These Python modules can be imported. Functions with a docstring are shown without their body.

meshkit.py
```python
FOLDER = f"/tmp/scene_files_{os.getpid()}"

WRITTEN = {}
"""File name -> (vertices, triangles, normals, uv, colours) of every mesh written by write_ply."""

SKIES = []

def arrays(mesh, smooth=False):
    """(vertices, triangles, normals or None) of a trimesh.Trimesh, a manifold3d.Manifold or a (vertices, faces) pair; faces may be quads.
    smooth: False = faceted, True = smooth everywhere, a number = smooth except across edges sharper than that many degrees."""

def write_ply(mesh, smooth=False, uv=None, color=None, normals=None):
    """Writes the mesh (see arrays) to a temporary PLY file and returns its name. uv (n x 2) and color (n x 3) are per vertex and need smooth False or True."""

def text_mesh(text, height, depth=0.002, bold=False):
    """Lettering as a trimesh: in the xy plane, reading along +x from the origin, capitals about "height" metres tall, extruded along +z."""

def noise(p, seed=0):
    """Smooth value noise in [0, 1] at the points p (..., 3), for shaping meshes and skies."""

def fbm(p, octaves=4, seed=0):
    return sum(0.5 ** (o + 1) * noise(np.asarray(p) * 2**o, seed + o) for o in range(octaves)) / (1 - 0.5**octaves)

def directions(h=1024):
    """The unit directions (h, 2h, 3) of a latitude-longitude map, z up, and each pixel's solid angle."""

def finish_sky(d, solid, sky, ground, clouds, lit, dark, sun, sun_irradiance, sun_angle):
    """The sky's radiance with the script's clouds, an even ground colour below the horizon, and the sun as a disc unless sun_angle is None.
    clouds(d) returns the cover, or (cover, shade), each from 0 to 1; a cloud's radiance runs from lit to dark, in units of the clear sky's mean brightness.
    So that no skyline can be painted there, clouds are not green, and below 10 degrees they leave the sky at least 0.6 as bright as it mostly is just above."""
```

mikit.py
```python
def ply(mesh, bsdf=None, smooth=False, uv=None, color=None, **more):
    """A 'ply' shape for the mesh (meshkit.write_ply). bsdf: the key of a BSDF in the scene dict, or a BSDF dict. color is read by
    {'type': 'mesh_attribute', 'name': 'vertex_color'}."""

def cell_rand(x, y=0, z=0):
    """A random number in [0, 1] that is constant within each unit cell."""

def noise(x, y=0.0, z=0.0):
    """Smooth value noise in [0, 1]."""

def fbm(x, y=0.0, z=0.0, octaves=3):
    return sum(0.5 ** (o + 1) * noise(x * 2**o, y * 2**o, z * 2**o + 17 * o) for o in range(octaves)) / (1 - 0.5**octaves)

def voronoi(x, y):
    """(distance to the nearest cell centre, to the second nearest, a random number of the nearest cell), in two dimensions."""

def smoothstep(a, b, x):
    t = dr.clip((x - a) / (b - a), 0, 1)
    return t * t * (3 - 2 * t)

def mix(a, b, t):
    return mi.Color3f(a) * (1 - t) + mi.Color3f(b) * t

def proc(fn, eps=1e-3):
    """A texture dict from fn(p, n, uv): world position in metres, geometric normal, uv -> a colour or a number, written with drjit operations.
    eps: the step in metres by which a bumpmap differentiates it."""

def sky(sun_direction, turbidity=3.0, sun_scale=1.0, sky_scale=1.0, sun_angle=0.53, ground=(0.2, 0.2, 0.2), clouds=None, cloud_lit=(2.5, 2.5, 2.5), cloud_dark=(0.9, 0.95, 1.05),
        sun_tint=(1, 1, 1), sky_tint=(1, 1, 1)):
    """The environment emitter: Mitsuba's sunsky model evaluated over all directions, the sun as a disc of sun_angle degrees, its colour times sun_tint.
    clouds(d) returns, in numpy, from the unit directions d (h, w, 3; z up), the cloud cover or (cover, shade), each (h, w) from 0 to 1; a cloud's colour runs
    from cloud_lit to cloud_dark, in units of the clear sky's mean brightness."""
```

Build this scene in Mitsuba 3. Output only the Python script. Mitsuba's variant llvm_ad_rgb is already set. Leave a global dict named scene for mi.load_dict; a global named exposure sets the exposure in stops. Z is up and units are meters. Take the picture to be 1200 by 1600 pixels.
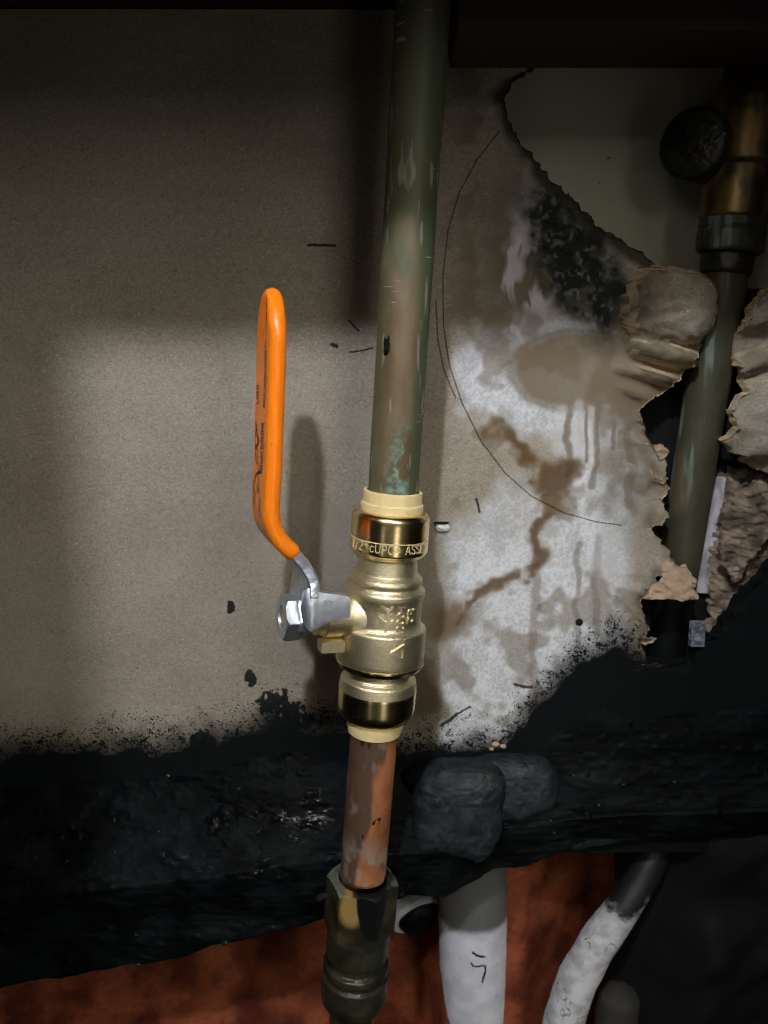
import math, random
import numpy as np, trimesh, manifold3d as m3, drjit as dr, mitsuba as mi
import mikit, meshkit
from mikit import noise, fbm, voronoi, smoothstep, mix, cell_rand
from scipy.spatial import cKDTree

T = mi.ScalarTransform4f
rng = np.random.default_rng(7)
random.seed(7)
scene, labels = {}, {}

# ------------------------------------------------------------------ camera
FOC, PITCH = 1300.0, math.radians(11.0)                 # focal length in pixels of the 1200 x 1600 photograph
CAM = np.array([0.0, -0.305, 0.35])
FWD = np.array([0, math.cos(PITCH), -math.sin(PITCH)])
UPV = np.array([0, math.sin(PITCH), math.cos(PITCH)])
RGT = np.array([1.0, 0, 0])
scene['camera'] = {'type': 'thinlens', 'fov': math.degrees(2 * math.atan(600 / FOC)), 'fov_axis': 'x',
                   'aperture_radius': 0.0009, 'focus_distance': 0.262, 'near_clip': 0.005, 'far_clip': 30.0,
                   'to_world': T().look_at(origin=CAM.tolist(), target=(CAM + FWD).tolist(), up=[0, 0, 1])}
exposure = 0.42

# ------------------------------------------------------------------ lights
LAMP = np.array([-0.056, -0.41, 0.607])                  # small hand-held work light above the camera
LAMP_POWER = np.array([.97, 1.0, 1.08]) * 1090
FILL_R, FILL_L = np.array([1.0, .94, .85]) * 7.6, np.array([1.0, .95, .86]) * 2.6  # radiance of the added fill panels behind the camera


def ray(x, y):
    return FWD + (x - 600) / FOC * RGT - (y - 800) / FOC * UPV


def at(x, y, Y=0.0):
    d = ray(x, y)
    return CAM + d * (Y - CAM[1]) / d[1]


def hit(x, y, p0, n):
    d = ray(x, y)
    return CAM + d * np.dot(np.asarray(p0) - CAM, n) / np.dot(d, n)


def unit(v):
    v = np.asarray(v, float)
    return v / np.linalg.norm(v)


def depth(p):
    return float(np.dot(np.asarray(p) - CAM, FWD))


# ------------------------------------------------------------------ scene helpers
def numbered(name):
    if name not in scene and name not in labels:
        return name
    k = 1
    while f'{name}_{k:03d}' in scene or f'{name}_{k:03d}' in labels:
        k += 1
    return f'{name}_{k:03d}'


def thing(name, label, cat, group=None):
    key = numbered(name)
    labels[key] = {'label': label, 'category': cat}
    if group:
        labels[key]['group'] = group
    return key


def add(name, mesh, bsdf, parent=None, smooth=30, label=None, kind=None, cat=None, group=None, **kw):
    key = numbered(name if parent is None else parent + '__' + name)
    scene[key] = mikit.ply(mesh, bsdf, smooth=smooth, **kw)
    e = {}
    for k, v in (('label', label), ('kind', kind), ('category', cat), ('group', group)):
        if v:
            e[k] = v
    if e:
        labels[key] = e
    return key


def man(mesh):
    return m3.Manifold(m3.Mesh(np.asarray(mesh.vertices, np.float32), np.asarray(mesh.faces, np.uint32)))


def tri(m):
    q = m.to_mesh()
    return trimesh.Trimesh(q.vert_properties[:, :3].astype(float), q.tri_verts, process=False)


def lathe(prof, n=96):
    """Closed solid of revolution from (t, r) pairs, axis +z."""
    pr = [(max(r, 0), t) for t, r in prof]
    if pr[0][0] > 0:
        pr = [(0, pr[0][1])] + pr
    if pr[-1][0] > 0:
        pr = pr + [(0, pr[-1][1])]
    return trimesh.creation.revolve(np.array(pr), sections=n)


def rounded(prof, r=.0004, n=4):
    """Fillets the inner corners of an open (t, r) profile."""
    P = [np.array(p, float) for p in prof]
    out = [P[0]]
    for a, b, c in zip(P, P[1:], P[2:]):
        l1, l2 = np.linalg.norm(a - b), np.linalg.norm(c - b)
        d = min(r, l1 * .45, l2 * .45)
        if d < 1e-6:
            out.append(b)
            continue
        s, e = b + (a - b) / l1 * d, b + (c - b) / l2 * d
        for k in range(n + 1):
            q = k / n
            out.append((1 - q) ** 2 * s + 2 * q * (1 - q) * b + q * q * e)
    return [tuple(p) for p in out + [P[-1]]]


def ring_tube(prof_out, prof_in, n=96):
    """Hollow revolve: closed polygon of (t, r) outer then (t, r) inner reversed."""
    pts = [(r, t) for t, r in prof_out] + [(r, t) for t, r in prof_in[::-1]]
    pts.append(pts[0])
    return trimesh.creation.revolve(np.array(pts), sections=n)


def frame(o, ex, ey, ez):
    M = np.eye(4)
    M[:3, 0], M[:3, 1], M[:3, 2], M[:3, 3] = ex, ey, ez, o
    return M


def moved(mesh, M):
    q = mesh.copy()
    q.apply_transform(M)
    return q


def grid_mesh(P):
    """Triangles over an (h, w, 3) array of points."""
    h, w = P.shape[:2]
    i = np.arange(h * w).reshape(h, w)
    a, b, c, d = i[:-1, :-1].ravel(), i[:-1, 1:].ravel(), i[1:, 1:].ravel(), i[1:, :-1].ravel()
    return trimesh.Trimesh(P.reshape(-1, 3), np.vstack([np.stack([a, b, c], 1), np.stack([a, c, d], 1)]), process=False)


def sweep(path, radii, n=32, cap=True, wob=0.0, seed=0, freq=200):
    """Round tube along points."""
    path = np.asarray(path, float)
    radii = np.broadcast_to(np.asarray(radii, float), len(path))
    tn = np.gradient(path, axis=0)
    tn /= np.linalg.norm(tn, axis=1, keepdims=True)
    ref = np.array([0.0, 1, 0]) if abs(tn[0] @ [0, 1, 0]) < .9 else np.array([1.0, 0, 0])
    rows = []
    ang = np.arange(n) / n * 2 * np.pi
    for p, t, r in zip(path, tn, radii):
        a = unit(ref - t * (ref @ t))
        b = np.cross(t, a)
        ref = a
        ring = p + r * (np.cos(ang)[:, None] * a + np.sin(ang)[:, None] * b)
        if wob:
            dd = (meshkit.fbm(ring * freq, 3, seed) - .5) * 2 * wob
            ring = ring + dd[:, None] * (ring - p) / r
        rows.append(ring)
    V = np.vstack(rows + [path[:1], path[-1:]])
    F = []
    m = len(path)
    for k in range(m - 1):
        for j in range(n):
            q = (j + 1) % n
            F += [[k * n + j, k * n + q, (k + 1) * n + q], [k * n + j, (k + 1) * n + q, (k + 1) * n + j]]
    if cap:
        for j in range(n):
            q = (j + 1) % n
            F += [[m * n, q, j], [m * n + 1, (m - 1) * n + j, (m - 1) * n + q]]
    return trimesh.Trimesh(V, np.array(F), process=False)


def spline(pts, n):
    from scipy.interpolate import CubicSpline
    pts = np.asarray(pts, float)
    s = np.r_[0, np.cumsum(np.linalg.norm(np.diff(pts, axis=0), axis=1))]
    return CubicSpline(s, pts)(np.linspace(0, s[-1], n))


def blob(c, r, seed=0, amp=.25, freq=60, sub=5, pw=1.0):
    s = trimesh.creation.icosphere(subdivisions=sub)
    v = np.sign(s.vertices) * np.abs(s.vertices) ** pw * np.asarray(r)
    nn = unit_rows(s.vertices)
    v = v + nn * ((meshkit.fbm((v + np.asarray(c)) * freq, 4, seed) - .5) * 2 * amp * min(r))[:, None]
    s.vertices = v + np.asarray(c)
    return s


def unit_rows(a):
    return a / np.linalg.norm(a, axis=1, keepdims=True)


# ------------------------------------------------------------------ drjit helpers for stains (wall coordinates, metres)
def seg_d(x, z, a, b):
    ax, az, bx, bz = float(a[0]), float(a[1]), float(b[0]), float(b[1])
    l2 = max((bx - ax) ** 2 + (bz - az) ** 2, 1e-12)
    t = dr.clip(((x - ax) * (bx - ax) + (z - az) * (bz - az)) / l2, 0, 1)
    return dr.sqrt(dr.square(x - ax - t * (bx - ax)) + dr.square(z - az - t * (bz - az)))


def poly_d(x, z, pts):
    d = mi.Float(9)
    for a, b in zip(pts, pts[1:]):
        d = dr.minimum(d, seg_d(x, z, a, b))
    return d


def ell(x, z, c, rx, rz, rot=0.0):
    """0 at the centre, 1 on the ellipse."""
    cs, sn = math.cos(rot), math.sin(rot)
    u, v = (x - float(c[0])) * cs + (z - float(c[1])) * sn, -(x - float(c[0])) * sn + (z - float(c[1])) * cs
    return dr.sqrt(dr.square(u / rx) + dr.square(v / rz))


def pl(x, xs, zs):
    out = mi.Float(float(zs[0])) + x * 0
    for x0, x1, z0, z1 in zip(xs, xs[1:], zs, zs[1:]):
        out += dr.clip(x - float(x0), 0, float(x1 - x0)) * float((z1 - z0) / (x1 - x0))
    return out


def W(x, y, Y=0.0):
    p = at(x, y, Y)
    return (p[0], p[2])


def WP(pts):
    return [W(*p) for p in pts]


PXM = 0.305 / FOC                                        # metres per photograph pixel at the wall

# ------------------------------------------------------------------ outlines on the wall
HOLE_L = [(1260, 66), (1060, 70), (900, 84), (838, 100), (800, 126), (785, 155), (798, 200), (845, 265), (880, 300), (930, 350),
          (985, 387), (1020, 412), (1075, 424), (1104, 448), (1106, 500), (1096, 540), (1078, 562), (1086, 572), (1060, 590), (1040, 612),
          (1008, 626), (1000, 652), (1018, 692), (1040, 715), (1034, 742), (1046, 762), (1034, 778), (1042, 806), (1018, 828), (1042, 858),
          (1056, 884), (1030, 905), (1005, 935), (1002, 956), (1016, 985), (1002, 1008), (1012, 1035), (1075, 1040)]
HOLE_R = [(1090, 1005), (1125, 985), (1150, 945), (1235, 850), (1330, 760), (1200, 738), (1165, 722), (1128, 690), (1140, 680), (1138, 640),
          (1158, 600), (1143, 560), (1148, 530), (1160, 480), (1184, 452), (1260, 425), (1330, 380), (1350, 100)]
TAR_X = [-300, 0, 150, 300, 400, 450, 530, 620, 680, 780, 800, 850, 900, 950, 1010, 1065, 1110, 1200, 1500]
TAR_Y = [1190, 1185, 1180, 1172, 1140, 1130, 1150, 1178, 1182, 1172, 1150, 1095, 1045, 1018, 1036, 1020, 965, 870, 760]
TARW = np.array([W(a, b) for a, b in zip(TAR_X, TAR_Y)])


def jag(pts, step=.0012, amp=.0012, seed=0, closed=True):
    pts = np.asarray(pts, float)
    if closed:
        pts = np.vstack([pts, pts[:1]])
    out = []
    for a, b in zip(pts, pts[1:]):
        n = max(1, int(np.linalg.norm(b - a) / step))
        for k in range(n):
            out.append(a + (b - a) * k / n)
    out = np.array(out)
    q = np.c_[out * 420, np.zeros(len(out))]
    q2 = np.c_[out * 1300, np.ones(len(out))]
    if len(pts) > 60:
        amp = amp * (.25 + .75 * np.clip((W(0, 400)[1] + .004 - out[:, 1:]) / .008, 0, 1))
    off = np.c_[meshkit.fbm(q, 3, seed) - .5, meshkit.fbm(q + 91, 3, seed) - .5] * 2 * amp
    off += np.c_[meshkit.noise(q2, seed) - .5, meshkit.noise(q2 + 55, seed) - .5] * amp
    return out + off


# ------------------------------------------------------------------ materials
def B(key, **kw):
    scene[key] = {'type': 'twosided', 'bsdf': {'type': 'principled', **kw}}
    return key


def BB(key, fn, scale=1.0, eps=1e-4, **kw):
    scene[key] = {'type': 'twosided', 'bsdf': {'type': 'bumpmap', 'arbitrary': mikit.proc(fn, eps), 'scale': scale,
                                               'bsdf': {'type': 'principled', **kw}}}
    return key


rgb = lambda *c: {'type': 'rgb', 'value': list(c)}


def soft_ell(x, z, px, py, rx, ry, rot=0.0, s=.35):
    return 1 - smoothstep(1 - s, 1 + s, ell(x, z, W(px, py), rx * PXM, ry * PXM, rot))


def wall_color(p, n, uv):
    x, z = p.x, p.z
    w1 = (fbm(x * 110, z * 110, 3.0, 3) - .5)
    w2 = (fbm(x * 110 + 40, z * 110, 7.0, 3) - .5)
    xw, zw = x + w1 * .012, z + w2 * .012
    xf, zf = x + w1 * .004, z + w2 * .004
    # grey-brown paper with fibres
    f1 = noise(x * 1500, z * 2600, 1.0)
    f2 = noise(x * 17500, z * 1900, 5.0)
    big = fbm(x * 22, z * 30, 2.0, 4)
    streak = fbm(x * 30, z * 260, 8.0, 3)
    c = mix((.255, .222, .175), (.345, .308, .250), dr.clip(big * 1.5 - .25, 0, 1))
    c = c * (.95 + .10 * streak)
    c = c * (.70 + .36 * f1 + .24 * f2)
    c = mix(c, (.56, .53, .48), .6 * smoothstep(.885, .95, noise(x * 1900, z * 2300, 9.0)))
    c = mix(c, (.12, .095, .07), .55 * smoothstep(.90, .96, noise(x * 1300, z * 1500, 12.0)))
    right = smoothstep(.018, .030, x + w1 * .01)
    # pale bloom over the wet side
    cover = dr.maximum(dr.maximum(soft_ell(xw, zw, 810, 1030, 190, 225, .1, .5), soft_ell(xw, zw, 838, 590, 115, 90, -.2, .45)), dr.maximum(.8 * soft_ell(xw, zw, 935, 840, 80, 230, 0, .5), .55 * soft_ell(xw, zw, 800, 840, 60, 110, 0, .6)))
    pale = right * smoothstep(.08, .66, cover * (.60 + .8 * fbm(xw * 60, zw * 36, 4.0, 3)))
    pale = pale * (1 - smoothstep(0.0, .012, z - W(0, 512)[1])) * (1 - smoothstep(0, .01, x - W(1010, 0)[0]))
    cal = mix((.44, .455, .465), (.66, .69, .715), smoothstep(.2, .8, .55 * fbm(x * 140, z * 90, 6.0, 3) + .45 * noise(x * 1300, z * 1300, 4.0)))
    c = mix(c, cal, pale * .92)
    # upper part: peeled lilac streaks
    ups = smoothstep(.44, .56, fbm(xf * 230, zf * 50, 11.0, 3)) * soft_ell(xw, zw, 828, 410, 38, 120)
    c = mix(c, (.50, .46, .50), ups * .9)
    c = mix(c, (.42, .39, .41), .8 * soft_ell(xw, zw, 790, 530, 70, 45, 0, .5) * smoothstep(.40, .6, fbm(x * 160, z * 160, 2.2, 3)))
    c = mix(c, (.085, .075, .05), .75 * right * soft_ell(xw, zw, 815, 390, 75, 150, 0, .6) * (1 - ups))
    # wet brown patch and drips under it
    wet = dr.maximum(soft_ell(xf, zf, 905, 580, 110, 60, 0, .2), soft_ell(xf, zf, 990, 600, 95, 66, .1, .3))
    for (dx, y0, y1, ww) in ((890, 600, 742, 5), (915, 620, 720, 4), (933, 620, 760, 6), (962, 620, 700, 4), (985, 640, 790, 7), (838, 860, 1120, 8), (905, 850, 1010, 6), (935, 840, 990, 7)):
        wet = dr.maximum(wet, (.95 if y0 < 800 else .45) * (1 - smoothstep(.4, 1.4, seg_d(xf + w2 * .002, z, W(dx, y0), W(dx - 4, y1)) / (ww * PXM))))
    c = mix(c, (.19, .15, .105), wet * (.80 + .2 * big))
    c = c * (1 - .22 * smoothstep(.25, .5, wet) * smoothstep(.85, .55, wet))
    for (dx, y0, y1, ww) in ((876, 640, 700, 8), (903, 632, 715, 8), (924, 640, 728, 6), (948, 640, 740, 8), (950, 830, 920, 22)):
        c = mix(c, (.50, .50, .49), .55 * (1 - smoothstep(.3, 1.5, seg_d(xf, z, W(dx, y0), W(dx - 3, y1)) / (ww * PXM))))
    c = mix(c, (.17, .165, .15), .55 * soft_ell(xw, zw, 985, 730, 45, 90, 0, .6))
    # rust streaks, and one patch of painted shade beside the valve
    r1 = poly_d(xw, zw, WP([(762, 678), (800, 690), (830, 722), (862, 752), (874, 770), (846, 812), (836, 850), (848, 872), (800, 900), (770, 918), (735, 940), (700, 972)]))
    rust = (1 - smoothstep(.0, 1.35, r1 / (17 * PXM))) * smoothstep(.0, .55, fbm(x * 190, z * 190, 15.0, 3))
    rust = dr.maximum(rust, soft_ell(xw, zw, 874, 752, 28, 26, 0, .6))
    rust = dr.maximum(rust, .75 * soft_ell(xw, zw, 705, 968, 52, 30, .3, .9))
    rust = dr.maximum(rust, .7 * soft_ell(xw, zw, 842, 868, 22, 18, 0, .6))
    c = mix(c, (.145, .088, .038), smoothstep(0, .75, rust) * .80)
    c = mix(c, (.075, .040, .014), smoothstep(.5, 1.0, rust) * .6)
    c = mix(c, (.05, .035, .02), .85 * soft_ell(xw, zw, 655, 1085, 38, 62, 0, .45))  # dark brown shade painted on the wall beside the lower collar
    c = mix(c, (.16, .12, .075), .6 * right * smoothstep(.58, .7, fbm(x * 75, z * 75, 19.0, 3)))
    # black mould near the opening's rim
    d1, d2, cr = voronoi(x * 300 + w1 * 3, z * 260 + w2 * 3)
    mould = soft_ell(xw, zw, 912, 425, 62, 105, .5, .5)
    mould = dr.maximum(mould, .9 * soft_ell(xw, zw, 865, 350, 40, 70, .7, .5))
    c = mix(c, mix((.018, .021, .019), (.14, .14, .135), smoothstep(.75, .0, d1) * smoothstep(.1, 1.0, cr) * smoothstep(.3, .7, noise(x * 900, z * 900, 3.0))), dr.clip(mould * (.55 + 1.1 * fbm(x * 240, z * 240, 23.0, 3)), 0, 1))
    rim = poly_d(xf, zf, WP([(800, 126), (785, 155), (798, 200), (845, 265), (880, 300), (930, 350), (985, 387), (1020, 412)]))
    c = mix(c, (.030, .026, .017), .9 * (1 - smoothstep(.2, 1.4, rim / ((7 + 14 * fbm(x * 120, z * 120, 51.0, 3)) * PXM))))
    c = mix(c, (.10, .085, .055), .8 * (1 - smoothstep(.3, 1.3, poly_d(xw, zw, WP([(978, 500), (990, 540), (1010, 590), (1040, 610)])) / (16 * PXM))))
    # pencil arcs and scuffs
    arc = poly_d(x, z, WP([(780, 205), (745, 250), (718, 300), (700, 360), (692, 430), (693, 510), (702, 570), (722, 630), (752, 690), (790, 740), (830, 775), (880, 801), (930, 815), (972, 821)]))
    arc = dr.minimum(arc, poly_d(x, z, WP([(681, 470), (684, 530), (694, 580), (712, 622)])))
    c = c * (1 - .72 * (1 - smoothstep(.5, 1.6, arc / PXM)))
    sm = mi.Float(9)
    for a, b, ww in (((482, 383), (523, 385), 2.2), ((545, 500), (560, 515), 1.5), ((518, 538), (525, 541), 3), ((548, 548), (585, 543), 1.2), ((690, 1134), (712, 1115), 2.6), ((712, 1115), (734, 1104), 1.8),
                     ((804, 1070), (830, 1073), 2.4), ((742, 780), (750, 800), 2)):
        sm = dr.minimum(sm, seg_d(x + w1 * .0022, z + w2 * .0022, W(*a), W(*b)) / (ww * PXM))
    c = mix(c, (.010, .013, .015), .92 * (1 - smoothstep(.75, 1.35, sm + .5 * (noise(x * 1700, z * 1700, 2.0) - .5))))
    spl = mi.Float(0)
    for (a_, b_, rx_, ry_, ro_) in ((391, 1060, 11, 17, .3), (428, 1100, 30, 30, 0), (455, 1125, 36, 34, 0), (363, 951, 9, 12, .2), (320, 1160, 26, 22, 0)):
        spl = dr.maximum(spl, soft_ell(xf, zf, a_, b_, rx_, ry_, ro_, .75))
    c = mix(c, (.006, .008, .009), .95 * smoothstep(.44, .56, spl * (.25 + 1.1 * fbm(x * 520, z * 520, 41.0, 3))))
    # overspray of the black sealant: sparse specks thickening to solid
    dd = z - pl(x, TARW[:, 0], TARW[:, 1]) + w1 * .010
    dens = smoothstep(.038, .0, dd)
    s1, s2 = noise(x * 1900, z * 1900, 31.0), noise(x * 3300, z * 3300, 37.0)
    speck = .36 * s1 + .34 * s2 + .30 * noise(x * 620, z * 620, 43.0)
    thr = .80 - .48 * dens * dens
    ink = smoothstep(thr, thr + .22, speck)
    ink = dr.maximum(ink, .85 * smoothstep(.016, .0, dd + .010 * (speck - .5)))
    ink = dr.maximum(ink, smoothstep(.005, -.001, dd + .003 * (speck - .5)))
    c = mix(c, (.0055, .007, .0075), ink)
    # torn cut faces and the reverse: raw paper and gypsum
    raw = mix((.40, .29, .18), (.56, .44, .30), fbm(x * 500, z * 500, p.y * 500, 3)) * (.7 + .5 * noise(x * 1800, z * 1800, p.y * 1800))
    torn = smoothstep(-.55, -.25, n.y)
    raw = mix(raw, (.02, .018, .013), smoothstep(0, .008, z - W(0, 425)[1]))  # upper torn edges coloured dark to sit in the shade at the top
    c = mix(c, raw, torn)
    c = mix(c, (.0055, .007, .0075), smoothstep(.009, .004, dd + .004 * (s1 - .5)) * torn)
    return c


def wall_rough(p, n, uv):
    dd = p.z - pl(p.x, TARW[:, 0], TARW[:, 1])
    return .9 - .05 * smoothstep(.004, -.004, dd)


def wall_bump(p, n, uv):
    x, z = p.x, p.z
    return 5e-5 * fbm(x * 900, z * 1200, p.y * 900, 2) + 1.2e-4 * fbm(x * 240, z * 240, 3.0, 2)


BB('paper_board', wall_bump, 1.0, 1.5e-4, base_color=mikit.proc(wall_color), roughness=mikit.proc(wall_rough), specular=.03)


def tar_color(p, n, uv):
    g = fbm(p.x * 90, p.y * 90, p.z * 90, 3)
    return mix((.002, .0025, .003), (.0055, .0075, .0082), smoothstep(.35, .7, g))


def tar_bump(p, n, uv):
    return 2.2e-4 * fbm(p.x * 700, p.y * 700, p.z * 700, 3) + 7e-4 * fbm(p.x * 190, p.y * 190, p.z * 260, 3) * (.35 + .65 * smoothstep(.035, .0, p.x)) + 6e-4 * smoothstep(.60, .95, noise(p.x * 300, p.y * 300, p.z * 300))


def tar_rough(p, n, uv):
    wet = smoothstep(.44, .60, fbm(p.x * 75, p.y * 75, p.z * 75 + 4, 3)) * smoothstep(.35, .65, fbm(p.x * 420, p.y * 420, p.z * 420, 2))
    wet *= .25 + .75 * smoothstep(.035, .0, p.x)
    return .60 - .48 * wet


BB('tar', tar_bump, 1.0, 1.5e-4, base_color=mikit.proc(tar_color), roughness=mikit.proc(tar_rough), specular=.06)


def foam_color(p, n, uv):
    g = fbm(p.x * 260, p.y * 260, p.z * 260, 3)
    return mix((.006, .008, .0095), (.015, .020, .026), smoothstep(.3, .7, g))


BB('tar_lump', tar_bump, .8, 1.5e-4, base_color=mikit.proc(foam_color), roughness=mikit.proc(tar_rough), specular=.22)

B('wet_bead', base_color=rgb(.012, .013, .015), roughness=.16, specular=.5)
# brass, cast and polished
def cast_bump(p, n, uv):
    return 1.3e-4 * noise(p.x * 3000, p.y * 3000, p.z * 3000) + 0e-5 * noise(p.x * 1500, p.y * 1500, p.z * 1500)


def cast_color(p, n, uv):
    return mix((.64, .55, .34), (1.0, .90, .60), .6 * noise(p.x * 2600, p.y * 2600, p.z * 2600) + .4 * fbm(p.x * 1300, p.y * 1300, p.z * 1300, 2))


BB('cast_brass', cast_bump, 1.0, 1.2e-4, base_color=mikit.proc(cast_color), roughness=.46, metallic=1.0)
B('raised_brass', base_color=rgb(.90, .82, .58), roughness=.44, metallic=1.0)
B('polished_brass', base_color=mikit.proc(lambda p, n, uv: mix((.84, .66, .30), (.93, .77, .41), fbm(p.x * 60, p.y * 60, p.z * 900, 2))),
  roughness=mikit.proc(lambda p, n, uv: .17 + .10 * noise(p.x * 300, p.y * 300, p.z * 2500)), metallic=1.0)
B('bright_brass', base_color=rgb(.74, .60, .32), roughness=.55, metallic=.35)


def steel_bump(p, n, uv):
    return 2.0e-4 * fbm(p.x * 700, p.y * 700, p.z * 700, 2)


BB('zinc_steel', steel_bump, .9, 1.2e-4, base_color=mikit.proc(lambda p, n, uv: mix((.60, .66, .76), (.80, .85, .94), fbm(p.x * 500, p.y * 500, p.z * 500, 2))), roughness=.40, metallic=.9)
BB('dull_zinc', lambda p, n, uv: 0.7e-4 * fbm(p.x * 500, p.y * 500, p.z * 500, 2) + 2e-5 * noise(p.x * 2500, p.y * 300, p.z * 300), 1.0, 1.2e-4, base_color=mikit.proc(lambda p, n, uv: mix((.66, .74, .86), (.82, .89, .98), fbm(p.x * 500, p.y * 500, p.z * 500, 2))), roughness=.37, metallic=.95)


def vinyl_color(p, n, uv):
    d = smoothstep(.945, .975, noise(p.x * 520, p.y * 520, p.z * 380))
    return mix(mix((.93, .205, .006), (.97, .235, .010), fbm(p.x * 80, p.y * 80, p.z * 80, 2)), (.12, .03, .01), d * .6)


B('orange_vinyl', base_color=mikit.proc(vinyl_color), roughness=.32, specular=.5)
B('black_ink', base_color=rgb(.012, .010, .009), roughness=.6)
B('tan_plastic', base_color=mikit.proc(lambda p, n, uv: mix((.70, .56, .27), (.76, .62, .32), fbm(p.x * 200, p.y * 200, p.z * 200, 2))), roughness=.38, specular=.5)

# the copper pipes; t0/t1 set in their builders
PIPE_TOP0, PIPE_DIR_UP = at(614, 772, -.045), None
PA, PB = at(614, 770, -.045), at(582, 1177, -.045)
AX = unit(PA - PB)                                        # valve axis, upwards


def old_copper(p, n, uv):
    x, y, z = p.x, p.y, p.z
    g = fbm(x * 70, y * 70, z * 26, 4)
    g2 = fbm(x * 160 + 9, y * 160, z * 50, 4)
    c = mix((.110, .072, .038), (.160, .122, .072), smoothstep(.3, .7, g2))
    side = smoothstep(.10, .70, n.x + 1.1 * (g - .5))                # the side turned to the damp wall opening has greened
    c = mix(c, (.060, .078, .042), .9 * side)
    c = mix(c, (.070, .084, .048), .85 * smoothstep(.46, .60, g))
    c = mix(c, (.085, .10, .05), .55 * smoothstep(.3, .9, -n.x))
    c = mix(c, (.33, .29, .24), .5 * smoothstep(.62, .72, fbm(x * 500, y * 500, z * 60, 3)))
    # verdigris bloom just above the collar
    zz = float(PA[2])
    vz = smoothstep(.028, .004, z - zz) * smoothstep(.50, .58, fbm(x * 300, y * 300, z * 130, 4) + .12 * smoothstep(.012, .002, z - zz))
    c = mix(c, mix((.05, .13, .09), (.24, .36, .28), smoothstep(.3, .75, fbm(x * 520, y * 520, z * 520, 4))), vz * smoothstep(-.6, .1, n.x) * smoothstep(.75, .3, n.x) * .85)
    lf = smoothstep(.45, .9, -n.x) * smoothstep(.02, .0, z - zz)
    c = mix(c, (.06, .15, .10), .8 * lf * smoothstep(.4, .55, g2))
    scr = smoothstep(.80, .86, noise(x * 260 + z * 300, y * 200, z * 1300)) * smoothstep(.55, .7, noise(x * 60, y * 60, z * 90))
    c = mix(c, (.50, .42, .33), .5 * scr)
    return c


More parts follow.
